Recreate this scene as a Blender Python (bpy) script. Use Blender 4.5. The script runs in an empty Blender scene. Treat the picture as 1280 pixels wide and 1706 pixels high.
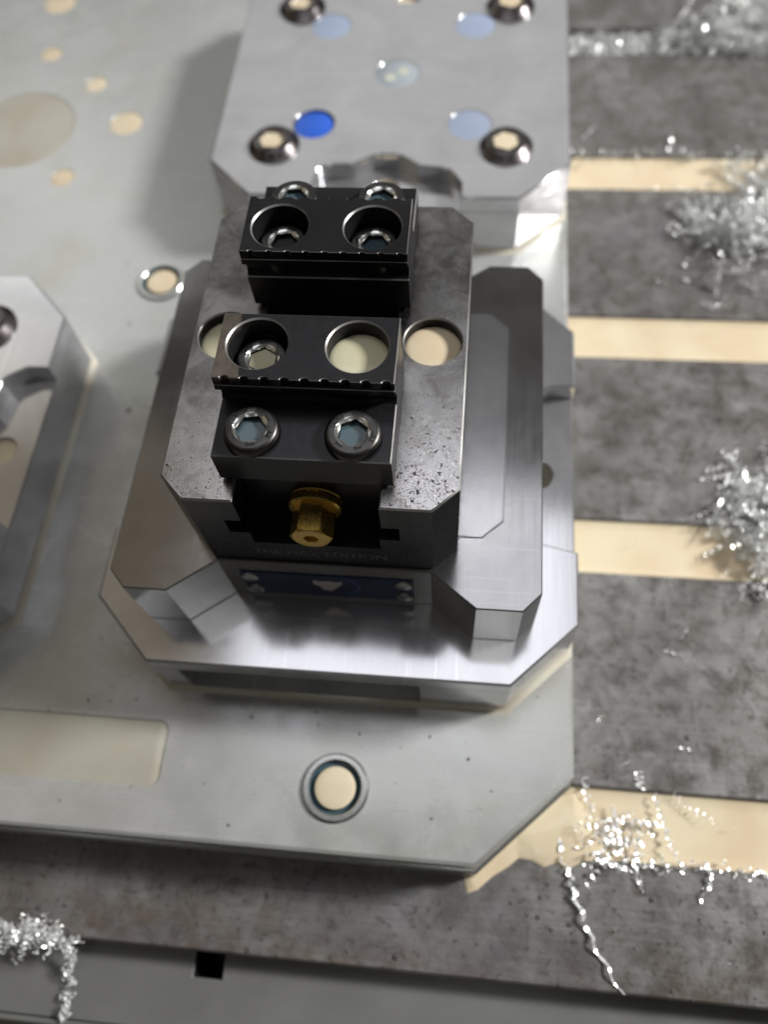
import bpy, bmesh, math, random
from mathutils import Matrix, Vector
from mathutils.geometry import delaunay_2d_cdt

S = 0.001                       # everything below is written in millimetres
sc = bpy.context.scene
COL = sc.collection

# ------------------------------------------------------------------ camera
cam = bpy.data.cameras.new('camera')
cam_o = bpy.data.objects.new('camera', cam)
COL.objects.link(cam_o)
R = ((0.99414277, -0.05033758, 0.09563616),
     (0.08762806, 0.89338105, -0.44067179),
     (-0.06325718, 0.44647108, 0.8925593))
cam_o.matrix_world = Matrix.Translation(Vector((38.48440696, -143.91833105, 291.21412045)) * S) @ Matrix(R).to_4x4()
cam.sensor_fit = 'VERTICAL'
cam.sensor_height = 24.0
cam.lens = 1373.3 / 1706.0 * 24.0
cam.clip_start = 0.005
cam.clip_end = 50
cam.dof.use_dof = True
cam.dof.focus_distance = 0.199
cam.dof.aperture_fstop = 5.2
sc.camera = cam_o

# ------------------------------------------------------------------ world and lamps
w = bpy.data.worlds.new('World')
sc.world = w
w.use_nodes = True
w.node_tree.nodes['Background'].inputs['Color'].default_value = (0.052, 0.049, 0.044, 1)
w.node_tree.nodes['Background'].inputs['Strength'].default_value = 1.0


def area(name, loc, target, sx, sy, radiance, color):
    l = bpy.data.lights.new(name, 'AREA')
    l.shape = 'RECTANGLE'
    l.size, l.size_y = sx * S, sy * S
    l.energy = radiance * math.pi * sx * sy * S * S
    l.color = color
    o = bpy.data.objects.new(name, l)
    COL.objects.link(o)
    o.location = Vector(loc) * S
    d = Vector(target) * S - o.location
    o.rotation_euler = d.to_track_quat('-Z', 'Y').to_euler()
    return o


area('work_light', (-10, 124, 600), (-10, 123.9, 0), 340, 268, 1.8, (0.92, 0.93, 1.0))
area('ceiling_light', (-50, 345, 600), (-50, 344.9, 0), 260, 230, 0.13, (0.95, 1.0, 0.98))
area('rear_fill', (-200, 1000, 680), (-60, 150, 40), 1250, 470, 0.52, (0.99, 1.0, 0.985))  # added dim panel behind, there to be reflected in the plates; no window
area('brown_fill', (-560, 170, 640), (-60, 0, 60), 560, 720, 0.19, (1.0, 0.82, 0.55))  # added brown panel standing in for an unseen brown object in the reflections
area('left_fill', (-640, 640, 640), (-200, 60, 30), 440, 380, 0.80, (1.0, 1.0, 0.97))  # added panel that lightens the left module and plate; no known lamp
area('side_light', (1180, 330, 880), (0, 120, 40), 230, 230, 178.0, (1.0, 0.99, 0.97))
area('front_light', (74, -252, 600), (73.9, -252, 0), 62, 190, 1.8, (0.98, 1.0, 0.97))
area('front_left_light', (-312, -250, 600), (-311.9, -250, 0), 110, 120, 1.0, (0.98, 0.99, 1.0))
area('spot_light', (45, 240, 640), (0, 0, 100), 7, 7, 80.0, (1.0, 1.0, 1.0))

sc.view_settings.view_transform = 'Standard'
sc.view_settings.look = 'None'
sc.view_settings.gamma = 1
sc.view_settings.exposure = 0.0

rnd = random.Random(7)

# ------------------------------------------------------------------ materials


def nodes_of(name):
    m = bpy.data.materials.new(name)
    m.use_nodes = True
    nt = m.node_tree
    return m, nt, nt.nodes['Principled BSDF']


def N(nt, kind, **kw):
    n = nt.nodes.new(kind)
    for k, v in kw.items():
        if k in n.inputs:
            n.inputs[k].default_value = v
        else:
            setattr(n, k, v)
    return n


def coords(nt, scale=(1, 1, 1), rot=0.0):
    tc = N(nt, 'ShaderNodeTexCoord')
    mp = N(nt, 'ShaderNodeMapping')
    mp.inputs['Scale'].default_value = [s / S for s in scale]     # -> one texture unit per millimetre
    mp.inputs['Rotation'].default_value = (0, 0, rot)
    nt.links.new(tc.outputs['Object'], mp.inputs['Vector'])
    return mp.outputs['Vector']


def noise(nt, vec, scale, detail=4, rough=0.55, dist=0.0):
    n = N(nt, 'ShaderNodeTexNoise', Scale=scale, Detail=detail, Roughness=rough, Distortion=dist)
    nt.links.new(vec, n.inputs['Vector'])
    return n.outputs['Fac']


def ramp(nt, fac, stops):
    r = N(nt, 'ShaderNodeValToRGB')
    cr = r.color_ramp
    while len(cr.elements) < len(stops):
        cr.elements.new(0.5)
    for e, (p, c) in zip(cr.elements, stops):
        e.position = p
        e.color = c if len(c) == 4 else (*c, 1)
    nt.links.new(fac, r.inputs['Fac'])
    return r.outputs['Color']


def mix(nt, fac, a, b, blend='MIX'):
    m = N(nt, 'ShaderNodeMix', data_type='RGBA', blend_type=blend)
    for sock, v in ((m.inputs[0], fac), (m.inputs[6], a), (m.inputs[7], b)):
        if hasattr(v, 'is_linked'):
            nt.links.new(v, sock)
        elif isinstance(v, (int, float)):
            sock.default_value = v
        else:
            sock.default_value = (*v, 1) if len(v) == 3 else v
    return m.outputs[2]


def math_(nt, op, a, b=0.0, clamp=False):
    m = N(nt, 'ShaderNodeMath', operation=op, use_clamp=clamp)
    for i, v in ((0, a), (1, b)):
        if hasattr(v, 'is_linked'):
            nt.links.new(v, m.inputs[i])
        else:
            m.inputs[i].default_value = v
    return m.outputs[0]


def maprange(nt, v, a, b, c=0.0, d=1.0):
    m = N(nt, 'ShaderNodeMapRange')
    nt.links.new(v, m.inputs[0])
    for i, q in enumerate((a, b, c, d)):
        m.inputs[i + 1].default_value = q
    return m.outputs[0]


def bump(nt, p, h, strength, dist):
    b = N(nt, 'ShaderNodeBump', Strength=strength, Distance=dist * S)
    nt.links.new(h, b.inputs['Height'])
    nt.links.new(b.outputs['Normal'], p.inputs['Normal'])


def L(nt, a, b):
    nt.links.new(a, b)


def metal(name, base, rough, metallic=1.0, brush=(0.02, 1.2, 1.2), bstr=0.08, var=0.12, stain=0.0, rvar=0.10, scratch=0.0, specks=0.0, streak=.35):
    m, nt, p = nodes_of(name)
    v = coords(nt)
    vb = coords(nt, brush)
    nb = noise(nt, vb, 2.0, 3)
    big = noise(nt, v, 0.035, 5, 0.6, 0.4)
    lo = tuple(c * (1 - var) for c in base)
    hi = tuple(min(1, c * (1 + var)) for c in base)
    c = ramp(nt, big, [(0.3, lo), (0.7, hi)])
    c = mix(nt, maprange(nt, nb, 0.3, 0.7, 0.0, streak), c, tuple(x * 0.8 for x in base))
    if stain:
        sp = noise(nt, v, 0.22, 6, 0.65)
        c = mix(nt, maprange(nt, sp, 0.66, 0.74, 0, stain), c, (0.10, 0.10, 0.11))
    if specks:
        s1 = noise(nt, v, 0.33, 2, .4)
        c = mix(nt, maprange(nt, s1, 0.765, 0.785, 0, specks), c, (0.06, 0.06, 0.065))
        tint = noise(nt, v, 0.018, 4, .6, .8)
        c = mix(nt, maprange(nt, tint, 0.50, 0.68, 0, .35), c, (0.46, 0.46, 0.36))
    if scratch:
        for rot, sc_ in ((.62, .9), (-.35, 1.3), (1.32, 1.1)):
            sn = noise(nt, coords(nt, (.012, sc_, 1), rot), 1.0, 2, .4)
            c = mix(nt, maprange(nt, sn, 0.705, 0.73, 0, scratch), c, tuple(min(1, x * 1.35) for x in base))
    L(nt, c, p.inputs['Base Color'])
    p.inputs['Metallic'].default_value = metallic
    L(nt, math_(nt, 'ADD', maprange(nt, big, 0.3, 0.7, rough - rvar * .5, rough + rvar * .5), maprange(nt, nb, .3, .7, -.11 * streak, .11 * streak)), p.inputs['Roughness'])
    bump(nt, p, nb, bstr, 0.05)
    return m


M = {}
M['satin'] = metal('satin_nickel', (0.53, 0.535, 0.525), 0.27, 0.38, stain=0.25, bstr=0.012, streak=.2, rvar=.2, scratch=.35, specks=.8)
M['module'] = metal('plated_steel', (0.62, 0.62, 0.635), 0.15, 0.80, stain=0.12, bstr=0.02, streak=.15, rvar=.08, scratch=.3)
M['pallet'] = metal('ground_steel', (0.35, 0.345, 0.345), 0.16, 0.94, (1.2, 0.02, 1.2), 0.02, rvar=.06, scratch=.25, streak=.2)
M['pad'] = metal('lighter_ground_steel', (0.42, 0.415, 0.425), 0.21, 0.88, (1.2, 0.02, 1.2), 0.02, rvar=.06, scratch=.25, streak=.2)  # lighter than the pallet steel around the pad
M['black'] = metal('black_oxide', (0.013, 0.0125, 0.014), 0.30, 0.0, bstr=0.06, var=.25)
M['dark_gap'] = metal('dark_recess', (0.02, 0.02, 0.022), 0.5, 0.0)
M['screw'] = metal('dark_screw_steel', (0.085, 0.082, 0.078), 0.36, 1.0, (1, 1, 1), 0.25, .3)
M['black'].node_tree.nodes['Principled BSDF'].inputs['Specular IOR Level'].default_value = .2
M['boss'] = metal('burnished_steel', (0.15, 0.135, 0.135), 0.28, 1.0, (1, 1, 1), 0.1, .2)
M['bright'] = metal('bright_steel', (0.62, 0.63, 0.60), 0.22, 0.9, (1, 1, 1), 0.1, .1)
M['brass'] = metal('gold_coated_steel', (0.66, 0.43, 0.10), 0.27, 0.85, (1, .2, 1), 0.12, .12)
M['edge'] = metal('worn_bright_edge', (0.34, 0.33, 0.32), 0.35, 0.75, (1, 1, 1), 0.3, .5)
M['rivet'] = metal('rivet_steel', (0.42, 0.43, 0.42), 0.35, 1.0)
M['chip'] = metal('aluminium_chip', (0.88, 0.89, 0.88), 0.30, 0.50, (1, 1, 1), 0.05, .05)


def coolant(name, base, rough=0.04, var=0.08):
    m, nt, p = nodes_of(name)
    v = coords(nt)
    n = noise(nt, v, 0.035, 4, .55, .5)
    lo, hi = [c * (1 - var) for c in base], [c * (1 + var) for c in base]
    lo[0] *= 1 + var * .9
    hi[2] *= 1 + var * .5
    L(nt, ramp(nt, n, [(0.35, tuple(lo)), (0.65, tuple(hi))]), p.inputs['Base Color'])
    p.inputs['Roughness'].default_value = rough
    p.inputs['IOR'].default_value = 1.36
    bump(nt, p, noise(nt, v, 0.18, 2), 0.05, 0.3)
    return m


M['coolant'] = coolant('milky_coolant', (0.70, 0.61, 0.42))
M['coolant_green'] = coolant('pale_coolant', (0.58, 0.56, 0.38))
M['bead'] = coolant('coolant_bead', (0.60, 0.585, 0.48), 0.06)
M['coolant_film'] = coolant('thin_coolant_film', (0.42, 0.41, 0.33), 0.12)
M['coolant_dark'] = coolant('oily_coolant', (0.06, 0.10, 0.115), 0.05)
M['droplet'] = coolant('coolant_drop', (0.42, 0.41, 0.38), 0.03)
M['droplet'].node_tree.nodes['Principled BSDF'].inputs['Transmission Weight'].default_value = .85
M['blue'] = coolant('blue_plastic', (0.035, 0.13, 0.62), 0.35, .06)
M['pale_blue'] = coolant('pale_blue_plastic', (0.33, 0.40, 0.52), 0.35, .06)  # for the plugs that are paler than the deep blue one
M['mark_blue'] = coolant('pale_mark', (0.36, 0.41, 0.44), 0.35, .06)
M['mark_white'] = coolant('pale_mark_dot', (0.56, 0.58, 0.47), 0.35, .03)
M['plate_blue'] = coolant('blue_name_plate', (0.008, 0.024, 0.085), 0.3, .15)
M['print_white'] = coolant('white_print', (0.55, 0.56, 0.52), 0.4, .1)
M['print_blue'] = coolant('pale_blue_print', (0.06, 0.10, 0.24), 0.4, .1)
M['letter'] = coolant('engraved_letter', (0.12, 0.11, 0.11), 0.4, .1)
M['stamp'] = coolant('stamped_digit', (0.015, 0.015, 0.015), 0.5, .1)


def cast_iron():
    m, nt, p = nodes_of('wet_cast_iron')
    v = coords(nt)
    big = noise(nt, v, 0.030, 6, 0.62, 0.8)
    mid = noise(nt, v, 0.11, 7, 0.72, .4)
    fine = noise(nt, v, 0.7, 4, 0.6)
    c = ramp(nt, big, [(0.32, (0.13, 0.122, 0.115)), (0.5, (0.20, 0.192, 0.184)), (0.68, (0.29, 0.284, 0.276))])
    c = mix(nt, maprange(nt, mid, 0.36, 0.54, 0.5, 0.0), c, (0.070, 0.054, 0.043))
    c = mix(nt, maprange(nt, noise(nt, coords(nt, rot=.7), 0.07, 6, .7, .5), 0.60, 0.70, 0, .6), c, (0.095, 0.058, 0.040))
    dk = noise(nt, v, .36, 4, .6)
    c = mix(nt, maprange(nt, dk, .585, .66, 0, .75), c, (0.05, 0.045, 0.042))
    c = mix(nt, maprange(nt, fine, 0.60, 0.70, 0, .3), c, (0.30, 0.29, 0.29))
    tc = N(nt, 'ShaderNodeTexCoord')
    sep = N(nt, 'ShaderNodeSeparateXYZ')
    L(nt, tc.outputs['Object'], sep.inputs[0])
    er = math_(nt, 'MULTIPLY', maprange(nt, sep.outputs['Y'], -0.140, -0.156), maprange(nt, noise(nt, coords(nt, (1, 1, 1), .3), .09, 5, .7), .42, .6))
    er = math_(nt, 'MULTIPLY', er, maprange(nt, sep.outputs['X'], 0.03, -0.06, .35, .9))
    c = mix(nt, math_(nt, 'MULTIPLY', er, .9), c, (0.135, 0.088, 0.055))
    sheen_tint = noise(nt, coords(nt, rot=1.1), .02, 3, .5, .5)
    c = mix(nt, maprange(nt, sheen_tint, .54, .68, 0, .30), c, (0.16, 0.16, 0.19))  # bluish sheen painted into the base colour in random zones
    gr = noise(nt, coords(nt, (.02, 1.0, 1)), 1.2, 3)
    c = mix(nt, maprange(nt, gr, .35, .65, 0, .3), c, (0.07, 0.068, 0.066))
    L(nt, c, p.inputs['Base Color'])
    p.inputs['Metallic'].default_value = 0.25
    L(nt, maprange(nt, mid, 0.35, 0.65, 0.22, 0.55), p.inputs['Roughness'])
    bump(nt, p, math_(nt, 'ADD', mid, math_(nt, 'MULTIPLY', fine, .5)), 0.35, 0.5)
    return m


M['iron'] = cast_iron()
M['trough'] = metal('wet_painted_sheet', (0.20, 0.20, 0.19), 0.35, 0.2, stain=.3)


def vise_body():
    m, nt, p = nodes_of('pitted_vise_steel')
    v = coords(nt)
    tc = N(nt, 'ShaderNodeTexCoord')
    sep = N(nt, 'ShaderNodeSeparateXYZ')
    L(nt, tc.outputs['Object'], sep.inputs[0])
    nb = noise(nt, coords(nt, (1.3, 0.03, 1.0)), 2.0, 3)
    big = noise(nt, v, 0.08, 5, .6, .5)
    c = ramp(nt, big, [(0.3, (0.38, 0.37, 0.36)), (0.7, (0.53, 0.52, 0.52))])
    # dark smears, only towards the back
    smear = noise(nt, v, 0.14, 5, .7, 1.0)
    back = maprange(nt, sep.outputs['Y'], -0.002, 0.012)
    c = mix(nt, math_(nt, 'MULTIPLY', maprange(nt, smear, .35, .65, 0.75, 0.1), back), c, (0.13, 0.125, 0.12))
    st = noise(nt, coords(nt, rot=.5), .16, 6, .72, .7)
    c = mix(nt, maprange(nt, st, .50, .66, 0, .55), c, (0.20, 0.175, 0.15))
    # rust pits, thickest at the front edge
    front = maprange(nt, sep.outputs['Y'], -0.004, -0.052, 0.15, 1.0)
    edge = maprange(nt, math_(nt, 'ABSOLUTE', sep.outputs['X']), 0.0335, 0.0372, 0.0, 0.45)
    dens = math_(nt, 'MULTIPLY', math_(nt, 'MAXIMUM', front, edge), maprange(nt, sep.outputs['X'], -0.02, 0.02, .72, 1.0))
    pit = noise(nt, v, 0.85, 3, .6)
    thr = maprange(nt, dens, 0, 1, 0.76, 0.585)
    spots = maprange(nt, math_(nt, 'SUBTRACT', pit, thr), 0.0, 0.025)
    pit2 = noise(nt, v, 0.30, 4, .7)
    spots2 = maprange(nt, math_(nt, 'SUBTRACT', pit2, maprange(nt, dens, 0, 1, .86, .665)), 0, 0.02)
    pit3 = noise(nt, v, 2.3, 2, .5)
    spots3 = maprange(nt, math_(nt, 'SUBTRACT', pit3, maprange(nt, dens, 0, 1, .74, .60)), 0, 0.03, 0, .8)
    sp = math_(nt, 'MAXIMUM', math_(nt, 'MAXIMUM', spots, spots2), spots3)
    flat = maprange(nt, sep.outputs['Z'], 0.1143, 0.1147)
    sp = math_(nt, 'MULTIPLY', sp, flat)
    rustc = ramp(nt, noise(nt, v, .25, 3), [(.42, (0.028, 0.027, 0.03)), (.62, (0.10, 0.05, 0.033))])
    c = mix(nt, sp, c, rustc)
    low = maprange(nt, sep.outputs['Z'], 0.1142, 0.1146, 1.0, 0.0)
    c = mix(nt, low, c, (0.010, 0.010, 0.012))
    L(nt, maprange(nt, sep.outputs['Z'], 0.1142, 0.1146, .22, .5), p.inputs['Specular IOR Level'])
    L(nt, c, p.inputs['Base Color'])
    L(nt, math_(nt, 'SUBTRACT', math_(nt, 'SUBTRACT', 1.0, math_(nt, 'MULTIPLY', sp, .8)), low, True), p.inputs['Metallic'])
    L(nt, math_(nt, 'ADD', maprange(nt, big, .3, .7, .22, .32), math_(nt, 'MULTIPLY', sp, .3)), p.inputs['Roughness'])
    bump(nt, p, math_(nt, 'SUBTRACT', math_(nt, 'MULTIPLY', nb, .25), sp), 0.2, 0.15)
    return m


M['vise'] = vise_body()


def brown_end_black():
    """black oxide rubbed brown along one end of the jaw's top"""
    m, nt, p = nodes_of('black_oxide_brown_end')
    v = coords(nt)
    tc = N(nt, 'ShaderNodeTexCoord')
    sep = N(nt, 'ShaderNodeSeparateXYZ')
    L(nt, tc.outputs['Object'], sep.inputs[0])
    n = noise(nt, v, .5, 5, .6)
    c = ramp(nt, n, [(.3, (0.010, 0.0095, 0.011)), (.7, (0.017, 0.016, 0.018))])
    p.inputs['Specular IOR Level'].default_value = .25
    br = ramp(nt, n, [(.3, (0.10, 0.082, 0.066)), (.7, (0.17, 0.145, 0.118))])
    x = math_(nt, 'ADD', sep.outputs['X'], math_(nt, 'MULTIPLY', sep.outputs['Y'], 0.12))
    f = math_(nt, 'MULTIPLY', maprange(nt, x, -0.0190, -0.0194), maprange(nt, sep.outputs['Z'], 0.1350, 0.1364))  # brown beyond a slightly slanted straight edge, top face only
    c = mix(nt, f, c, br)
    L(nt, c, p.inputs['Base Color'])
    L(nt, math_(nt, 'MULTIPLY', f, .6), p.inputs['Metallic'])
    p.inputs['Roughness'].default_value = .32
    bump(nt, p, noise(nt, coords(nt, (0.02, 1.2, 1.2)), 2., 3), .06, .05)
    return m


M['black_brown_end'] = brown_end_black()

# ------------------------------------------------------------------ mesh helpers


class MB:
    """collects vertices (mm) and faces with a material slot each; builds ONE mesh object"""

    def __init__(self):
        self.v, self.f, self.m = [], [], []

    def add(self, verts, faces, mi=0):
        o = len(self.v)
        self.v += [tuple(q) for q in verts]
        self.f += [tuple(i + o for i in fc) for fc in faces]
        self.m += [mi] * len(faces)

    def build(self, name, mats, parent=None, loc=(0, 0, 0), smooth=35, **props):
        me = bpy.data.meshes.new(name)
        me.from_pydata([(x * S, y * S, z * S) for x, y, z in self.v], [], self.f)
        for mt in (mats if isinstance(mats, (list, tuple)) else [mats]):
            me.materials.append(M[mt])
        me.polygons.foreach_set('material_index', self.m)
        bm = bmesh.new()
        bm.from_mesh(me)
        bmesh.ops.remove_doubles(bm, verts=bm.verts, dist=1e-7)
        bm.to_mesh(me)
        bm.free()
        if smooth:
            me.polygons.foreach_set('use_smooth', [True] * len(me.polygons))
            me.set_sharp_from_angle(angle=math.radians(smooth))
        me.update()
        o = bpy.data.objects.new(name, me)
        COL.objects.link(o)
        o.location = Vector(loc) * S
        if parent:
            o.parent = parent
        for k, q in props.items():
            o[k] = q
        return o


def thing(name, label, cat, loc=(0, 0, 0), rot=0, group=None):
    o = bpy.data.objects.new(name, None)
    o.empty_display_size = 0.01
    COL.objects.link(o)
    o.location = Vector(loc) * S
    o.rotation_euler = (0, 0, rot)
    o['label'], o['category'] = label, cat
    if group:
        o['group'] = group
    return o


def copy_tree(o, parent=None):
    c = o.copy()
    COL.objects.link(c)
    c.parent = parent
    for ch in o.children:
        copy_tree(ch, c)
    return c


def area2(lp):
    return sum(lp[i][0] * lp[(i + 1) % len(lp)][1] - lp[(i + 1) % len(lp)][0] * lp[i][1] for i in range(len(lp)))


def ccw(lp):
    return list(lp) if area2(lp) > 0 else list(lp)[::-1]


def inset(lp, d):
    """offset a counter-clockwise loop towards its inside by d (mitred)"""
    n = len(lp)
    out = []
    for i in range(n):
        p0, p1, p2 = Vector(lp[i - 1]), Vector(lp[i]), Vector(lp[(i + 1) % n])
        a, b = (p1 - p0).normalized(), (p2 - p1).normalized()
        na, nb = Vector((-a.y, a.x)), Vector((-b.y, b.x))
        mth = na + nb
        k = max(0.35, 1 + na.dot(nb))
        q = p1 + mth * (d / k)
        out.append((q.x, q.y))
    return out


def circle(cx, cy, r, n=40, ph=0.0):
    return [(cx + r * math.cos(ph + 2 * math.pi * i / n), cy + r * math.sin(ph + 2 * math.pi * i / n)) for i in range(n)]


def rrect(x0, y0, x1, y1, r, n=6):
    pts = []
    for cx, cy, a in ((x1 - r, y1 - r, 0), (x0 + r, y1 - r, 90), (x0 + r, y0 + r, 180), (x1 - r, y0 + r, 270)):
        for i in range(n + 1):
            t = math.radians(a + 90 * i / n)
            pts.append((cx + r * math.cos(t), cy + r * math.sin(t)))
    return pts


def fillet(pts, radii, n=6):
    """round the corners of a polygon"""
    out = []
    m = len(pts)
    for i in range(m):
        r = radii[i]
        p0, p1, p2 = Vector(pts[i - 1]), Vector(pts[i]), Vector(pts[(i + 1) % m])
        if r <= 0:
            out.append(tuple(p1))
            continue
        a, b = (p0 - p1).normalized(), (p2 - p1).normalized()
        ang = a.angle(b)
        t = r / math.tan(ang / 2)
        c = p1 + (a + b).normalized() * (r / math.sin(ang / 2))
        s, e = p1 + a * t, p1 + b * t
        a0 = math.atan2(s.y - c.y, s.x - c.x)
        a1 = math.atan2(e.y - c.y, e.x - c.x)
        d = (a1 - a0 + math.pi) % (2 * math.pi) - math.pi
        for k in range(n + 1):
            q = a0 + d * k / n
            out.append((c.x + r * math.cos(q), c.y + r * math.sin(q)))
    return out


def inside(x, y, lp):
    c = False
    for i in range(len(lp)):
        (x0, y0), (x1, y1) = lp[i - 1], lp[i]
        if (y0 > y) != (y1 > y) and x < (x1 - x0) * (y - y0) / (y1 - y0) + x0:
            c = not c
    return c


def cap(mb, loops, z, up, mi=0):
    vs, es = [], []
    for lp in loops:
        o = len(vs)
        vs += [Vector(q) for q in lp]
        es += [(o + i, o + (i + 1) % len(lp)) for i in range(len(lp))]
    r = delaunay_2d_cdt(vs, es, [], 1, 1e-5)
    fs = []
    for f in r[2]:
        cx, cy = sum(r[0][i].x for i in f) / len(f), sum(r[0][i].y for i in f) / len(f)
        if sum(inside(cx, cy, lp) for lp in loops) % 2 == 0:
            continue
        a = area2([r[0][i] for i in f])
        fs.append(tuple(f) if (a > 0) == up else tuple(f)[::-1])
    mb.add([(q.x, q.y, z) for q in r[0]], fs, mi)


def band(mb, la, za, lb, zb, flip=False, mi=0):
    n = len(la)
    vs = [(x, y, za) for x, y in la] + [(x, y, zb) for x, y in lb]
    fs = []
    for i in range(n):
        j = (i + 1) % n
        q = (i, j, n + j, n + i)
        fs.append(q[::-1] if flip else q)
    mb.add(vs, fs, mi)


def plate(mb, outline, holes, z0, z1, bev=0.4, bot_bev=0.0, mi=0, hole_mi=None, hole_bev=None, bottom=True, top=True, bmi=None):
    """a prism with through holes, chamfered along its top edges"""
    hb = bev if hole_bev is None else hole_bev
    o = ccw(outline)
    hs = [ccw(h) for h in holes]
    t = inset(o, bev) if bev else o
    ht = [inset(h, -hb) if hb else h for h in hs]
    bt = inset(o, bot_bev) if bot_bev else o
    if bot_bev:
        band(mb, bt, z0, o, z0 + bot_bev, mi=mi)
    band(mb, o, z0 + bot_bev, o, z1 - bev, mi=mi)
    if bev:
        band(mb, o, z1 - bev, t, z1, mi=mi if bmi is None else bmi)
    for h, h2 in zip(hs, ht):
        k = mi if hole_mi is None else hole_mi
        band(mb, h, z0, h, z1 - hb, True, k)
        if hb:
            band(mb, h, z1 - hb, h2, z1, True, mi if bmi is None else bmi)
    if top:
        cap(mb, [t] + ht, z1, True, mi)
    if bottom:
        cap(mb, [bt] + hs, z0, False, mi)


def lathe(mb, prof, cx=0, cy=0, n=40, mi=0, mis=None):
    """profile (r, z) turned about a vertical axis; r = 0 closes it"""
    for k in range(len(prof) - 1):
        (r0, z0), (r1, z1) = prof[k], prof[k + 1]
        q = mi if mis is None else mis[k]
        a, b = circle(cx, cy, r0, n), circle(cx, cy, r1, n)
        if r1 == 0:
            mb.add([(x, y, z0) for x, y in a] + [(cx, cy, z1)], [(i, (i + 1) % n, n) for i in range(n)], q)
        elif r0 == 0:
            mb.add([(x, y, z1) for x, y in b] + [(cx, cy, z0)], [((i + 1) % n, i, n) for i in range(n)], q)
        else:
            band(mb, a, z0, b, z1, mi=q)


def pool(mb, cx, cy, r, z, dome=0.25, n=36, mi=0):
    lathe(mb, [(r, z), (r * .94, z + dome * .35), (r * .8, z + dome * .62), (r * .5, z + dome * .9), (0, z + dome)], cx, cy, n, mi)


def text_mesh(body, size):
    cu = bpy.data.curves.new('t', 'FONT')
    cu.body = body
    cu.size = size * S
    cu.align_x = 'CENTER'
    cu.align_y = 'CENTER'
    cu.extrude = 0.04 * S
    cu.resolution_u = 3
    o = bpy.data.objects.new('t', cu)
    COL.objects.link(o)
    dg = bpy.context.evaluated_depsgraph_get()
    dg.update()
    me = bpy.data.meshes.new_from_object(o.evaluated_get(dg))
    vs = [tuple(q.co / S) for q in me.vertices]
    fs = [tuple(f.vertices) for f in me.polygons]
    bpy.data.objects.remove(o)
    bpy.data.curves.remove(cu)
    bpy.data.meshes.remove(me)
    return vs, fs


ZB, ZU, ZP, ZV, ZS, ZJ = 25.0, 53.8, 79.3, 114.9, 126.8, 137.0
YC = -6.2
# ------------------------------------------------------------------ machine table
tab = thing('machine_table', 'worn rust flecked cast iron machine table with coolant filled T slots', 'table')
SLOT = [301.3 - 100 * k for k in range(-1, 5)]      # far edge of every slot, 22 wide
edges = [470.0]
for s_ in SLOT:
    edges += [s_, s_ - 22]
edges.append(-158.2)
X0, X1 = -420, 420
for k in range(0, len(edges), 2):
    b = MB()
    y1, y0 = edges[k], edges[k + 1]
    plate(b, [(X0, y0), (X1, y0), (X1, y1), (X0, y1)], [], -14, 0, 0.7, bottom=False)
    b.build('table_bar', 'iron', tab)
b = MB()
b.add([(X0, -156, -13.9), (X1, -156, -13.9), (X1, 470, -13.9), (X0, 470, -13.9)], [(0, 1, 2, 3)])
plate(b, [(X0, -156), (X1, -156), (X1, 470), (X0, 470)], [], -60, -14, 0)
b.build('table_bed', 'iron', tab)
for s_ in SLOT:
    b = MB()
    z = -2.2
    if s_ > 290:
        z = -10
    ys = [s_ - .02, s_ - 1.2, s_ - 4, s_ - 11, s_ - 18, s_ - 20.8, s_ - 21.98]
    zs = [z + .9, z + .25, z, z, z, z + .25, z + .9]
    for q in range(6):
        b.add([(X0, ys[q], zs[q]), (X1, ys[q], zs[q]), (X1, ys[q + 1], zs[q + 1]), (X0, ys[q + 1], zs[q + 1])], [(3, 2, 1, 0)])
    b.build('coolant', 'coolant', None, kind='structure')
# coolant run out over the table beside the plate's cut corner
b = MB()
pts = [(45.5, -134.5), (49, -133.2), (54, -128.6), (58.5, -125.6), (62, -122.6), (66, -122.9), (70, -124.6), (73.5, -123.2), (77, -124.9), (82, -122.2), (87, -121.4), (90, -115), (80, -101), (60, -108), (44, -128)]
o = ccw(fillet(pts, [.9] * len(pts), 4))
band(b, o, 0.05, inset(o, .8), .55)
cap(b, [inset(o, .8)], .55, True)
b.build('coolant', 'coolant', None, kind='structure')

# trough below the front edge
tr = thing('coolant_trough', 'smooth grey sheet trough running below the front edge of the table', 'trough')
b = MB()
plate(b, [(X0, -181.6), (X1, -181.6), (X1, -157.9), (X0, -157.9)], [rrect(-41, -166.2, -31.5, -158.6, .3)], -40, -10, .4, hole_mi=1)
b.build('floor_sheet', ['trough', 'dark_gap'], tr)
b = MB()
plate(b, [(X0, -183.6), (X1, -183.6), (X1, -181.8), (X0, -181.8)], [], -60, -8.9, .5)
b.build('rim', 'trough', tr)
b = MB()
b.add([(-42, -168, -40), (-30, -168, -40), (-30, -149, -40), (-42, -149, -40)], [(0, 1, 2, 3)])
b.build('drain_bottom', 'dark_gap', tr)
b = MB()
b.add([(X0, -330, -62), (X1, -330, -62), (X1, -186, -62), (X0, -186, -62)], [(0, 1, 2, 3)])
b.build('coolant', 'coolant_film', None, kind='structure')

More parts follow.
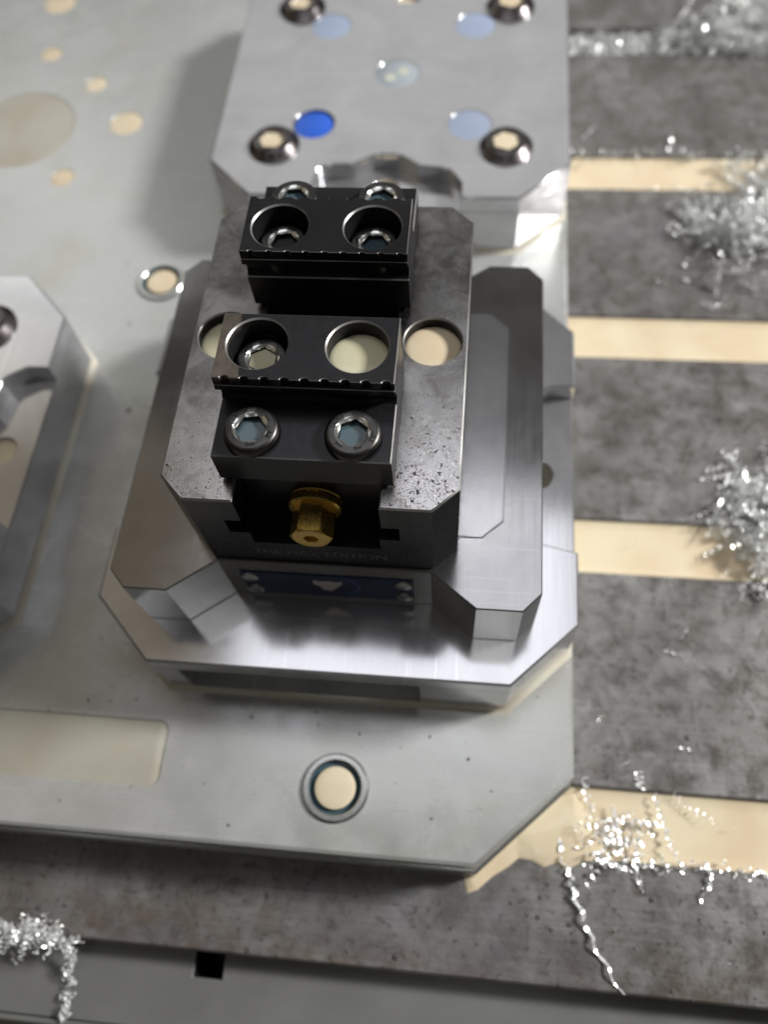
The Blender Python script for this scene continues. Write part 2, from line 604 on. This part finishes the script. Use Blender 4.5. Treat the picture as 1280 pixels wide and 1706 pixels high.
# ------------------------------------------------------------------ base plate
bp_ = thing('fixture_plate', 'large flat satin steel base plate with cut corner bolted on the table', 'plate')
out = [(-400, -127.9), (47.5, -127.9), (76.6, -99.8), (76.6, 420), (-400, 420)]
spots = [(-157.1, 220.3, 5.4), (-134.7, 191.7, 8.0), (-157.3, 154.5, 5.4), (-187.5, 243.9, 5.4), (-194.3, 286.8, 8.5)]
hl = [circle(x, y, r) for x, y, r in spots]
BIG = (-187, 187, 26.5)
hl.append(circle(*BIG, 64))
pk = rrect(-330, -113.2, -53.4, -92.6, 3.5)
hl.append(pk)
BUSH = [(3.2, -108.9), (-95.5, 92.2)]
hl += [circle(x, y, 10.4) for x, y in BUSH]
b = MB()
plate(b, out, hl, 0, ZB, 1.0, hole_bev=.25)
b.build('plate_body', 'satin', bp_)
b = MB()
o1 = [(-402, -129.2), (48, -129.2), (77.9, -100.4), (77.9, 422), (-402, 422)]
plate(b, o1, [], 0.1, 9.0, 0.8)
b.build('lower_lip', 'bright', bp_)
for x, y, r in spots:
    b = MB()
    pool(b, x, y, r - .03, ZB - .35, .3)
    b.build('coolant_plug', 'coolant', bp_)
b = MB()
pool(b, BIG[0], BIG[1], BIG[2] - .03, ZB - .3, .2, 64)
b.build('coolant_filled_bore', 'coolant_film', bp_)
b = MB()
band(b, inset(ccw(pk), .02), ZB - .5, inset(ccw(pk), 1.0), ZB - .2)
cap(b, [inset(ccw(pk), 1.0)], ZB - .2, True)
b.build('coolant_filled_pocket', 'coolant_film', bp_)
for x, y in BUSH:
    b = MB()
    lathe(b, [(10.3, ZB - 3), (10.3, ZB + .7), (9.8, ZB + 1.2), (8.5, ZB + 1.2), (8.2, ZB + .9)], x, y, 48)
    lathe(b, [(8.2, ZB + .9), (8.0, ZB - .9), (6.5, ZB - .9), (6.3, ZB + .3)], x, y, 48, 1)
    r_ = b.build('bushing', ['bright', 'coolant_dark'], bp_)
    b = MB()
    pool(b, x, y, 6.4, ZB + .3, .4)
    b.build('coolant_plug', 'coolant', r_)

# ------------------------------------------------------------------ clamping modules
HALF, CH = 74.6, 19.8


def hexagon_at(x, y, r, ph):
    return [(x + r * math.cos(ph + i * math.pi / 3), y + r * math.sin(ph + i * math.pi / 3)) for i in range(6)]


def make_module():
    t = thing('clamping_module', '', 'clamping module', group='clamping modules on the base plate')
    h = HALF
    octo = [(-h + CH, -h), (h - CH, -h), (h, -h + CH), (h, h - CH), (h - CH, h), (-h + CH, h), (-h, h - CH), (-h, -h + CH)]
    b = MB()
    d_ = h - .03
    lowo = [(-h + CH, -d_), (h - CH, -d_), (d_, -h + CH), (d_, -28), (d_ - 9, -28), (d_ - 9, 47), (d_, 47), (d_, h - CH), (h - CH, d_), (-h + CH, d_),
            (-d_, h - CH), (-d_, 47), (-d_ + 9, 47), (-d_ + 9, -28), (-d_, -28), (-d_, -h + CH)]
    ports = [circle(0, sy * 62.3, 5.5) for sy in (-1, 1)]
    plate(b, lowo, ports, ZB + .06, 46.5, .4, hole_bev=.25)
    b.build('lower_body', 'module', t)
    b = MB()
    o0 = inset(ccw(octo), -1.7)
    band(b, o0, ZB + .04, inset(ccw(octo), -1.1), ZB + .5)
    band(b, inset(ccw(octo), -1.1), ZB + .5, inset(ccw(octo), -.45), ZB + 1.5)
    band(b, inset(ccw(octo), -.45), ZB + 1.5, inset(ccw(octo), .02), ZB + 2.4)
    b.build('coolant_bead', 'bead', t, smooth=80)
    # top plate with a bay in two opposite sides (here the front and the back)
    bay = [(-31, 0), (-29, 9), (-27, 17.5), (-13.5, 18), (-9, 21), (-4.5, 24), (4.5, 24), (9, 21), (13.5, 17.5), (26, 16), (31, 8), (31, 0)]
    rad = [0, 0, 6, 4, 0, 4, 4, 0, 4, 6, 0, 0]
    bf = fillet(bay, rad, 6)
    loop = [(-h + CH, -h)] + [(x, -h + y) for x, y in bf] + [(h - CH, -h), (h, -h + CH), (h, h - CH), (h - CH, h)] + \
           [(-x, h - y) for x, y in bf] + [(-h + CH, h), (-h, h - CH), (-h, -h + CH)]
    plugs = [(-33, -32.5), (33, -32.5), (33, 33), (-33, 33)]
    b = MB()
    plate(b, loop, [circle(x, y, 9.0) for x, y in plugs] + [circle(0, 0, 9.4)], 46.5, ZU, .7, hole_bev=.06)
    b.build('top_plate', 'module', t)
    for i, (x, y) in enumerate(plugs):
        b = MB()
        d = .9 if i == 0 else .12
        lathe(b, [(8.3 if i == 0 else 8.9, ZU - 4), (8.3 if i == 0 else 8.9, ZU - d - .15), (8.0, ZU - d), (0, ZU - d)], x, y)
        q = b.build('plug', 'blue' if i == 0 else 'pale_blue', t)
        q['label'] = 'deep blue round plug' if i == 0 else 'pale blue round plug'
        if i == 0:
            b = MB()
            lathe(b, [(8.99, ZU - 4), (8.99, ZU - 2), (8.2, ZU - 2)], x, y)
            b.build('plug_seat', 'dark_gap', q)
    b = MB()
    lathe(b, [(9.3, ZU - 3), (9.3, ZU - .25), (9.0, ZU - .1), (0, ZU - .1)])
    e = b.build('centre_mark', 'mark_blue', t)
    for x, y in ((-2.8, -2.6), (2.6, 1.6)):
        b = MB()
        lathe(b, [(2.5, ZU - .12), (2.4, ZU - .03), (0, ZU - .03)], x, y, 24)
        b.build('dot', 'mark_white', e)
    for sx in (-1, 1):
        for sy in (-1, 1):
            x, y = 48.4 * sx, 46 * sy
            b = MB()
            lathe(b, [(10.9, ZU - .02), (10.9, ZU + .5), (10.2, ZU + .9), (8.3, ZU + 3.2), (7.7, ZU + 3.6)], x, y, 48)
            hs = hexagon_at(x, y, 5.9, .3 + .9 * sx + .5 * sy)
            cap(b, [circle(x, y, 7.7, 48), hs], ZU + 3.6, True)
            band(b, hs, ZU + .2, hs, ZU + 3.6, True)
            sq = b.build('cap_screw', 'boss', t)
            b = MB()
            lv = ZU + (2.9 if sx > 0 else 2.3)
            cap(b, [inset(ccw(hs), .02)], lv, True)
            b.build('coolant_plug', 'coolant', sq)
    # open hole in the floor of each bay, part filled
    for sy in (-1, 1):
        b = MB()
        pool(b, 0, sy * 62.3, 5.48, 44.4, .15)
        b.build('coolant_plug', 'coolant', t)
    return t


mod = make_module()
mod.location = Vector((0, 188.2, 0)) * S
mod['label'] = 'pale steel clamping module with blue plugs behind the vise'
m2 = copy_tree(mod)
m2.location = Vector((0, YC, 0)) * S
m2.rotation_euler.z = math.pi / 2
m2['label'] = 'pale steel clamping module underneath the vise and its pallet'
for ch in m2.children:
    if ch.name.startswith('coolant_plug'):
        ch.location.z -= 13 * S
m3 = copy_tree(mod)
m3.location = Vector((-189.4, YC, 0)) * S
m3.rotation_euler.z = math.pi / 2
m3['label'] = 'empty steel clamping module cut off by the left edge'

# ------------------------------------------------------------------ pallet
pal = thing('pallet', 'polished steel pallet with cut out ends carrying the vise', 'pallet')
half = [(61.0, -61.6), (55.9, -67.1), (43.3, -67.1), (30.4, -57.2)]
a = [(x, y - YC) for x, y in half]
loop = [(x, y + YC) for x, y in [(-q[0], q[1]) for q in a] + a[::-1] + [(q[0], -q[1]) for q in a] + [(-q[0], -q[1]) for q in a[::-1]]]
b = MB()
plate(b, loop, [], ZU + .05, ZP, .35, bot_bev=.5)
b.build('pallet_body', 'pallet', pal)
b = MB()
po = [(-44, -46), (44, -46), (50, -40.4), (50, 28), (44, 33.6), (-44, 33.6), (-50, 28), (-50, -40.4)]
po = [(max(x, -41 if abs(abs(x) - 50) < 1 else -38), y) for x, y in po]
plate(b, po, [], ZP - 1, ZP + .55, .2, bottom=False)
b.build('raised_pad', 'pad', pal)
yw = -57.2
b = MB()
b.add([(-25.5, yw - .35, 56.2), (25.5, yw - .35, 56.2), (25.5, yw - .35, 72.6), (-25.5, yw - .35, 72.6),
       (-25.5, yw + .05, 56.2), (25.5, yw + .05, 56.2), (25.5, yw + .05, 72.6), (-25.5, yw + .05, 72.6)],
      [(0, 1, 2, 3), (1, 5, 6, 2), (0, 3, 7, 4), (3, 2, 6, 7), (0, 4, 5, 1)])
npl = b.build('name_plate', 'plate_blue', pal)
for x in (-22.8, 22.6):
    for z in (60.2, 69.3):
        b = MB()
        lathe(b, [(2.5, 0), (2.4, .5), (1.6, .9), (0, 1.05)], 0, 0, 20)
        b.v = [(x + vx, yw - .35 - vz, z + vy) for vx, vy, vz in b.v]
        b.build('rivet', 'rivet', npl)
b = MB()
sh = [(-4.2, 3.6), (-1.6, 3.0), (0, 3.4), (2.4, 2.9), (4.4, 3.4), (4.0, .8), (2.2, -1.6), (.6, -4.2), (-1.8, -3.6), (-2.6, -1.0), (-4.4, .6)]
b.add([(x, yw - .40, 65.5 + z) for x, z in sh], [tuple(range(len(sh)))[::-1]])
arc0 = [(math.cos(math.radians(t)), math.sin(math.radians(t))) for t in range(-70, 81, 10)]
b.add([(3.2 + 5.4 * c, yw - .40, 65.5 + 5.4 * s) for c, s in arc0] + [(3.2 + 6.6 * c, yw - .40, 65.5 + 6.6 * s) for c, s in arc0],
      [(i, i + 1, len(arc0) + i + 1, len(arc0) + i) for i in range(len(arc0) - 1)], 1)
b.build('emblem', ['print_white', 'print_blue'], npl, smooth=0)

# ------------------------------------------------------------------ vise
vi = thing('vise', 'small self centring vise with black jaws standing on the steel pallet', 'vise')
yv0, yv1 = -56.1, 43.8
WV, CX = 37.5, 6.4
rail = lambda s, i: [(s * i, yv0), (s * (WV - CX), yv0), (s * WV, yv0 + CX), (s * WV, yv1 - CX), (s * (WV - CX), yv1), (s * i, yv1)]
full = [(-WV + CX, yv0), (WV - CX, yv0), (WV, yv0 + CX), (WV, yv1 - CX), (WV - CX, yv1), (-WV + CX, yv1), (-WV, yv1 - CX), (-WV, yv0 + CX)]
b = MB()
plate(b, full, [], ZP + .02, 91, 0, bot_bev=.5)
for s in (-1, 1):
    hole = circle(s * 28.2, -5.5, 7.75, 48)
    plate(b, rail(s, 17.2), [hole], 91, 97, 0)
    plate(b, rail(s, 22.6), [hole], 97, 104, 0)
    plate(b, rail(s, 18.1), [hole], 104, ZV, .4, hole_bev=.3, bmi=1)
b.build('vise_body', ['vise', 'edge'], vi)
for s in (-1, 1):
    b = MB()
    pool(b, s * 28.2, -5.5, 7.73, ZV - 3.6, .75, 48)
    q = b.build('coolant_filled_hole', 'coolant_green' if s < 0 else 'coolant', vi)
vs, fs = text_mesh('THE MAX EDITION', 4.4)
b = MB()
b.add([(x * 1.0, yv0 - .06 - z, 85.4 + y * .95) for x, y, z in vs], fs)
b.build('lettering', 'letter', vi, smooth=0)


def hexagon(r, n=6, ph=0.0):
    return [(r * math.cos(ph + i * math.pi / 3), r * math.sin(ph + i * math.pi / 3)) for i in range(6)]


def cap_screw(parent, x, y, z, r, h, sock_mat, ph, marks=True, depth=2.2):
    """socket head screw: knurled rim, rounded top, hexagon socket with liquid in it"""
    b = MB()
    n = 48
    lathe(b, [(r, z - h), (r, z - 1.0), (r - .25, z - .45), (r - .8, z - .05), (r - 1.1, z)], x, y, n)
    hx = [(x + px, y + py) for px, py in hexagon(r * .56, ph=ph)]
    rim = circle(x, y, r * .64, n)
    cap(b, [circle(x, y, r - 1.1, n), rim], z, True)
    low = inset(ccw(hx), .0)
    # conical lead-in from rim to hexagon
    vs_ = [(px, py, z) for px, py in rim] + [(px, py, z - .55) for px, py in low]
    fs_ = []
    m_ = n // 6
    a0 = math.degrees(ph)
    idx = lambda t: int(round((t % 360) / 360 * n)) % n
    for i in range(6):
        k0, k1 = idx(a0 + 60 * i), idx(a0 + 60 * i + 60)
        ks = [(k0 + j) % n for j in range(m_ + 1)]
        for j in range(m_):
            tgt = n + i if j < m_ / 2 else n + (i + 1) % 6
            fs_.append((ks[j], ks[j + 1], tgt))
        fs_.append((ks[m_ // 2], n + (i + 1) % 6, n + i))
    b.add(vs_, fs_, 1)
    band(b, low, z - .55, low, z - 4, False, 2)
    b.f[-6:] = [f[::-1] for f in b.f[-6:]]
    # liquid in the socket
    cap(b, [low], z - depth, True, 3)
    # knurling as fine ridges
    for i in range(n * 2):
        t = 2 * math.pi * i / (n * 2)
        c, s_2 = math.cos(t), math.sin(t)
        c1, s1 = math.cos(t + .03), math.sin(t + .03)
        c2, s2 = math.cos(t - .03), math.sin(t - .03)
        rr = r + .14
        b.add([(x + r * c2, y + r * s2, z - 1.1), (x + rr * c, y + rr * s_2, z - 1.3), (x + r * c1, y + r * s1, z - 1.1),
               (x + r * c2, y + r * s2, z - h), (x + rr * c, y + rr * s_2, z - h), (x + r * c1, y + r * s1, z - h)],
              [(0, 3, 4, 1), (1, 4, 5, 2), (0, 1, 2)])
    if marks:
        for body, a1 in (('12.9', math.pi * .86), ('LS', -math.pi * .12)):
            vs2, fs2 = text_mesh(body, 2.0)
            ca, sa = math.cos(a1 - math.pi / 2), math.sin(a1 - math.pi / 2)
            rr = r * .755
            mm = []
            for tx, ty, tz in vs2:
                a2 = a1 - tx / rr
                q = rr + ty * .9
                mm.append((x + q * math.cos(a2), y + q * math.sin(a2), z + tz + .03))
            b.add(mm, fs2, 4)
    return b.build('cap_screw', ['screw', 'bright', 'dark_gap', sock_mat, 'stamp'], parent)


def make_jaw(front):
    """front: the jaw nearer the viewer (local frame = world); the rear jaw is its mirror about YC"""
    fy = (lambda y: y) if front else (lambda y: 2 * YC - y)
    fl = lambda pts: [(x, fy(y)) for x, y in pts]
    W = 21.45
    yb, yf, ys = -16.2, -35.2, -50.3
    b = MB()
    hx = [circle(-12, -25, 7.35, 48), circle(12, -25, 7.35, 48)]
    hx = [fl(h) for h in hx]

    def scallops(y, side, rw, dp):
        pts = []
        n = 9
        pitch = 4.75
        for i in range(n):
            cx = (i - (n - 1) / 2) * pitch + .6
            for k in range(7):
                t = math.pi * k / 6
                pts.append((cx - rw * math.cos(t), y + side * (dp * math.sin(t))))
        return pts
    top = [(-W, yf)] + scallops(yf, 1, 1.1, .75) + [(W, yf), (W, yb)] + ([] if front else scallops(yb, -1, .75, .35)[::-1]) + [(-W, yb)]
    plate(b, fl(top), hx, 134.3, ZJ, .17, hole_bev=.4, bmi=5)
    plate(b, fl([(-W, yf - .3), (W, yf - .3), (W, yb + .3), (-W, yb + .3)]), hx, 132.4, 134.3, .16, hole_bev=0, bmi=5)
    # undercut coves on both long sides, down to the step
    prof = []
    for k in range(9):
        t = math.pi * .5 * k / 8
        prof.append((yf + .3 + 2.4 * math.sin(t), 132.4 - 5.6 * (1 - math.cos(t)) * .9))
    lo = [(-W, yf + 1.8), (W, yf + 1.8), (W, yb - 1.8), (-W, yb - 1.8)]
    zs = [132.4, 131.4, 130.2, 128.8, 127.6, ZS - .1]
    ins = [.3, 1.3, 2.0, 2.4, 2.1, 1.2]
    for k in range(5):
        la = [(-W, yf + ins[k]), (W, yf + ins[k]), (W, yb - ins[k]), (-W, yb - ins[k])]
        lb = [(-W, yf + ins[k + 1]), (W, yf + ins[k + 1]), (W, yb - ins[k + 1]), (-W, yb - ins[k + 1])]
        la, lb = ccw(fl(la)), ccw(fl(lb))
        if not front:
            la, lb = ccw(la), ccw(lb)
        band(b, lb, zs[k + 1], la, zs[k])
    for h in hx:
        band(b, ccw(h), 122, ccw(h), 132.4, True)
        cap(b, [h], 122, True)
    # step with the low front
    st = fl([(-W, ys), (W, ys), (W, yb - .8), (-W, yb - .8)])
    stu = [circle(x, -44, 7.0, 40) for x in (-12, 12)]
    plate(b, st, [fl(h) for h in hx] if False else hx, 118, ZS, .3, hole_bev=0, bmi=5)
    plate(b, fl([(-W, ys + .02), (W, ys + .02), (W, yb - .82), (-W, yb - .82)]), [], ZV + .05, 118, 0, bot_bev=1.2)
    # tongue running in the vise's T slot
    plate(b, fl([(-17.7, ys + 3.7), (17.7, ys + 3.7), (17.7, yb), (-17.7, yb)]), [], 92, ZV + .05, 0)
    plate(b, fl([(-21.8, ys + 4.4), (21.8, ys + 4.4), (21.8, yb), (-21.8, yb)]), [], 97.4, 103.6, 0)
    j = b.build('jaw', ['black_brown_end' if front else 'black'] * 5 + ['edge'], vi)
    j['label'] = 'front black jaw with two deep holes' if front else 'rear black jaw'
    sy = 1
    cap_screw(j, -12.3, fy(-43.6), ZS + 2.6, 6.7, 3.2, 'coolant_dark', .12, True, 1.9)
    cap_screw(j, 12.0, fy(-43.6), ZS + 2.6, 6.7, 3.2, 'coolant_dark', .42, True, 1.9)
    if front:
        cap_screw(j, -12, -25, 131.3, 6.6, 6, 'coolant_green', .5, False, 1.2)
        b = MB()
        pool(b, 12, -25, 7.33, 132.2, .7, 48)
        b.build('coolant_filled_hole', 'coolant_green', j)
    else:
        cap_screw(j, -12, fy(-25), 131.5, 6.6, 6, 'dark_gap', .2, False, 2)
        cap_screw(j, 12, fy(-25), 131.5, 6.6, 6, 'coolant_dark', .0, False, 2)
    return j


make_jaw(True)
make_jaw(False)

# spindle with its gold hexagon and collar (axis along Y)
xs, zs_ = -0.4, 99.0


def along_y(b):
    b.v = [(xs + vx, vz, zs_ + vy) for vx, vy, vz in b.v]
    b.f = [f[::-1] for f in b.f]


b = MB()
# z of the lathe becomes world y: front is -y, so the profile runs from the back to the front
r6 = 5.75
hexo = hexagon(r6)
lathe(b, [(4.6, -46), (4.6, -49.2)], n=32)
hx6 = []
for i in range(6):
    p0, p1 = Vector(hexo[i]), Vector(hexo[(i + 1) % 6])
    hx6 += [tuple(p0.lerp(p1, k / 6)) for k in range(6)]
fc = [tuple(Vector(q).normalized() * 4.75) for q in hx6]
fz = [-57.9 + .62 * (Vector(q).length - 4.75) for q in hx6]
n6 = len(hx6)
b.add([(x, y, -48.6) for x, y in hx6] + [(x, y, fz[i]) for i, (x, y) in enumerate(hx6)] + [(x, y, -57.9) for x, y in fc],
      [(i, (i + 1) % n6, n6 + (i + 1) % n6, n6 + i) for i in range(n6)] + [(n6 + i, n6 + (i + 1) % n6, 2 * n6 + (i + 1) % n6, 2 * n6 + i) for i in range(n6)])
cap(b, [fc, hexagon(2.1)], -57.9, False)
band(b, hexagon(2.1), -57.9, hexagon(2.1), -56.6, True)
cap(b, [hexagon(2.1)], -56.6, False)
along_y(b)
nut = b.build('spindle_hexagon', 'brass', vi, smooth=25)
bm = bmesh.new()
bm.from_mesh(nut.data)
bmesh.ops.recalc_face_normals(bm, faces=bm.faces)
bm.to_mesh(nut.data)
bm.free()
b = MB()
lathe(b, [(3, -44), (7.2, -44), (7.2, -46.6), (6.9, -46.9), (6.0, -46.9), (6.0, -47.4), (7.1, -47.5), (7.25, -47.8), (7.1, -49.2), (6.6, -49.6), (4.4, -49.6)], n=48)
along_y(b)
fl_ = b.build('collar', 'brass', nut)
bm = bmesh.new()
bm.from_mesh(fl_.data)
bmesh.ops.recalc_face_normals(bm, faces=bm.faces)
bm.to_mesh(fl_.data)
bm.free()
b = MB()
lathe(b, [(5.2, -49), (5.2, 40)], n=24)
b.v = [(xs + vx, vz, 99 + vy) for vx, vy, vz in b.v]
b.build('spindle_thread', 'screw', vi)

# ------------------------------------------------------------------ chips and drops


def rvec():
    while True:
        q = Vector((rnd.uniform(-1, 1), rnd.uniform(-1, 1), rnd.uniform(-1, 1)))
        if .1 < q.length < 1:
            return q.normalized()


def ribbon(b, path, width, mi=0):
    n = len(path)
    vs, fs = [], []
    for i in range(n):
        t = (path[min(i + 1, n - 1)] - path[max(i - 1, 0)])
        t = t.normalized() if t.length > 1e-6 else Vector((1, 0, 0))
        s = t.cross(Vector((.3, .2, 1))).normalized() if i % 3 else t.cross(Vector((-.2, 1, .4))).normalized()
        wd = width * (.25 + .75 * math.sin(math.pi * (i + .6) / (n + .2)))
        vs += [tuple(path[i] - s * wd), tuple(path[i] + s * wd)]
    fs = [(2 * i, 2 * i + 1, 2 * i + 3, 2 * i + 2) for i in range(n - 1)]
    b.add(vs, fs, mi)


def curl(b, c, r, turns, pitch, width, axis=None, seg=9):
    ax = axis or rvec()
    u = ax.orthogonal().normalized()
    v = ax.cross(u)
    n = max(4, int(turns * seg))
    ph = rnd.uniform(0, 6.28)
    path = []
    for i in range(n + 1):
        t = ph + 2 * math.pi * turns * i / n
        rr = r * (1 + .25 * math.sin(i * 1.7))
        path.append(c + ax * (pitch * (i / seg - turns / 2)) + u * (rr * math.cos(t)) + v * (rr * math.sin(t)))
    ribbon(b, path, width)


def spring(b, c, length, r, width):
    """a long loosely coiled chip"""
    d = rvec()
    d.z = abs(d.z) * .5
    d.normalize()
    u = d.orthogonal().normalized()
    v = d.cross(u)
    turns = length / rnd.uniform(1.6, 3.6)
    n = max(6, int(turns * 7))
    bend = rvec() * rnd.uniform(0, .35) * length
    bend.z = abs(bend.z) * .4
    ph = rnd.uniform(0, 6.28)
    path = []
    for i in range(n + 1):
        t = i / n
        a = ph + 2 * math.pi * turns * t
        q = c + d * (length * (t - .5)) + bend * (t * t) + u * (r * math.cos(a)) + v * (r * math.sin(a))
        q.z = max(q.z, .25)
        path.append(q)
    ribbon(b, path, width)


def heap(b, cx, cy, rx, ry, hz, n, rmin=.8, rmax=2.6, z0=0.3, long=.5):
    subs = [(rnd.gauss(0, .5), rnd.gauss(0, .5), rnd.uniform(.25, .75)) for _ in range(8)]
    for _ in range(int(n * 1.35)):
        sx, sy, sr = rnd.choice(subs)
        x, y = sx + rnd.gauss(0, sr * .55), sy + rnd.gauss(0, sr * .55)
        h = hz * max(0.05, 1 - .6 * (x * x + y * y)) * rnd.random() ** 1.4
        c = Vector((cx + rx * x, cy + ry * y, z0 + .6 + h))
        if rnd.random() < long:
            spring(b, c, rnd.uniform(5, 24) * min(1, rmax / 2.6), rnd.uniform(.4, 1.5), rnd.uniform(.14, .5))
        else:
            curl(b, c, rmin + (rmax - rmin) * rnd.random() ** 1.8, rnd.uniform(.4, 1.7), rnd.uniform(.4, 1.6), rnd.uniform(.15, .75), None, 10)


b = MB()
heap(b, 164, 143, 27, 34, 15, 400, .7, 3.4)
heap(b, 196, 165, 26, 26, 14, 200, .7, 3.4)
b.build('swarf_heap', 'chip', None, smooth=0, kind='stuff', label='silvery tangle of aluminium swarf lying on the table at right')
b = MB()
heap(b, 158, -2, 19, 22, 10, 280, .8, 3.6)
heap(b, 180, 4, 24, 28, 15, 220, .8, 3.6)
b.build('swarf_heap', 'chip', None, smooth=0, kind='stuff', label='swarf tangle over the coolant slot at the right edge')
b = MB()
heap(b, 88, -113, 20, 13, 3, 20, .7, 3.0, -2.2, .75)
heap(b, 97, -119, 9, 5, 2, 14, .6, 2.4, -.4, .6)
b.build('swarf_heap', 'chip', None, smooth=0, kind='stuff', label='swarf floating in coolant by the plate corner')
b = MB()
for _ in range(2600):
    x = rnd.uniform(76, 260)
    k = 1.0 if x > 130 else .75
    curl(b, Vector((x, rnd.uniform(279.5, 298), -6.5 + rnd.random() * 8 * k)), rnd.uniform(.6, 2.4), rnd.uniform(.6, 1.8), .8, rnd.uniform(.2, .8))
heap(b, 190, 292, 46, 34, 16, 420)
heap(b, 150, 289, 60, 7, 5, 160)
b.build('swarf_heap', 'chip', None, smooth=0, kind='stuff', label='fine swarf packed along the rearmost table slot')
b = MB()
for _ in range(70):
    x = rnd.uniform(80, 200)
    curl(b, Vector((x, 201 + rnd.gauss(0, 2.0), .6 + rnd.random() * 2)), rnd.uniform(.5, 1.6), rnd.uniform(.5, 1.6), .9, rnd.uniform(.15, .4))
for _ in range(40):
    curl(b, Vector((rnd.uniform(95, 200), 179 + rnd.gauss(0, 1.5) - 120 * (rnd.random() < .0), .6)), rnd.uniform(.5, 1.4), rnd.uniform(.5, 1.2), .8, .25)
heap(b, 180, 190, 26, 12, 8, 120)
for _ in range(60):
    curl(b, Vector((rnd.uniform(95, 150), -120.7 + rnd.gauss(0, 1.2), .5)), rnd.uniform(.4, 1.2), rnd.uniform(.5, 1.2), .8, .25)
for _ in range(46):
    x, y = rnd.uniform(80, 200), rnd.uniform(-152, 285)
    if rnd.random() < .7:
        spring(b, Vector((x, y, .5)), rnd.uniform(2, 7), rnd.uniform(.2, .6), rnd.uniform(.08, .22))
    else:
        curl(b, Vector((x, y, .5)), rnd.uniform(.3, 1.0), rnd.uniform(.4, 1.2), .8, rnd.uniform(.1, .3))
b.build('swarf_scatter', 'chip', None, smooth=0, kind='stuff', label='loose swarf caught along the slot edges')
b = MB()
heap(b, -100, -158, 14, 3.5, 2.5, 46, .4, 1.6)
for i in range(60):
    t = rnd.random()
    curl(b, Vector((-81 + 1 * t + rnd.gauss(0, .9), -158.5 - 24 * t, -1 - 7 * min(1, t * 2))), rnd.uniform(.4, 1.2), rnd.uniform(.6, 1.5), .8, .25)
b.build('swarf_heap', 'chip', None, smooth=0, kind='stuff', label='swarf hanging over the front edge of the table at left')

# single long chips
def strand(pts, width, label, curlr=.7, turns=9, name='swarf_strand'):
    b = MB()
    P_ = [Vector(q) for q in pts]
    n = turns * 8
    path = []
    for i in range(n + 1):
        t = i / n * (len(P_) - 1)
        k = min(int(t), len(P_) - 2)
        c = P_[k].lerp(P_[k + 1], t - k)
        a = 2 * math.pi * turns * i / n
        path.append(c + Vector((math.cos(a), .3 * math.sin(a), math.sin(a))) * curlr)
    ribbon(b, path, width)
    o = b.build(name, 'chip', None, smooth=0)
    o['label'], o['category'] = label, 'metal chip'
    o['group'] = 'long single chips'
    return o


strand([(75, -121, 1), (78, -126, 1.6), (80, -133, 1.5), (85, -145, 1.3), (93.5, -158, .9)], .7, 'long twisted chip hanging down to the front edge of the table', .65, 7)
strand([(121, -119, 1), (122.5, -124, 1.6), (118, -131, 1)], .5, 'short hooked chip at the near edge of the front slot', .5, 3)
strand([(152, -8, 5), (160, -22, 3), (170, -36, 1.2)], .55, 'straight slanting chip below the right swarf heap', .5, 5)
strand([(101, -114, 0), (98.5, -121, 1.2), (100, -128, .8)], .4, 'small bent chip lying across the slot edge', .4, 3)
strand([(-105, -159, 0), (-102, -164, -7), (-100, -168, -8.5)], .5, 'straight chip dangling into the trough at far left', .4, 3)
strand([(88, 212, .8), (92, 217, 1.6), (95, 222, 1)], .7, 'short bright chip on the bar above the second slot', .4, 2)
strand([(129, 203, .8), (131, 209, 2), (132, 216, 1.4)], .6, 'upright looking chip at the far edge of the second slot', .4, 2)

b = MB()
for _ in range(230):
    z = 0
    q = rnd.random()
    if q < .6:
        x, y = rnd.uniform(78, 200), rnd.uniform(-158, 275)
        if any(s_ - 23 < y < s_ + 1 for s_ in SLOT):
            continue
    else:
        x, y = rnd.uniform(-110, 150), rnd.uniform(-157.5, -131)
    r = .15 + .85 * rnd.random() ** 3.2
    lathe(b, [(r, z), (r * .85, r * .35), (r * .5, r * .6), (0, r * .7)], x, y, 10)
for _ in range(150):
    x, y = rnd.uniform(-220, 74), rnd.uniform(-126, 110)
    if (abs(x) < 80 and -84 < y < 72) or (x < -110 and -84 < y < 72) or (x < -50 and y < -90):
        continue
    r = .2 + .9 * rnd.random() ** 3
    lathe(b, [(r, ZB), (r * .85, ZB + r * .25), (r * .5, ZB + r * .42), (0, ZB + r * .5)], x, y, 14)
b.build('coolant_drops', 'droplet', None, smooth=80, kind='stuff', label='beads of coolant on the table and plates')
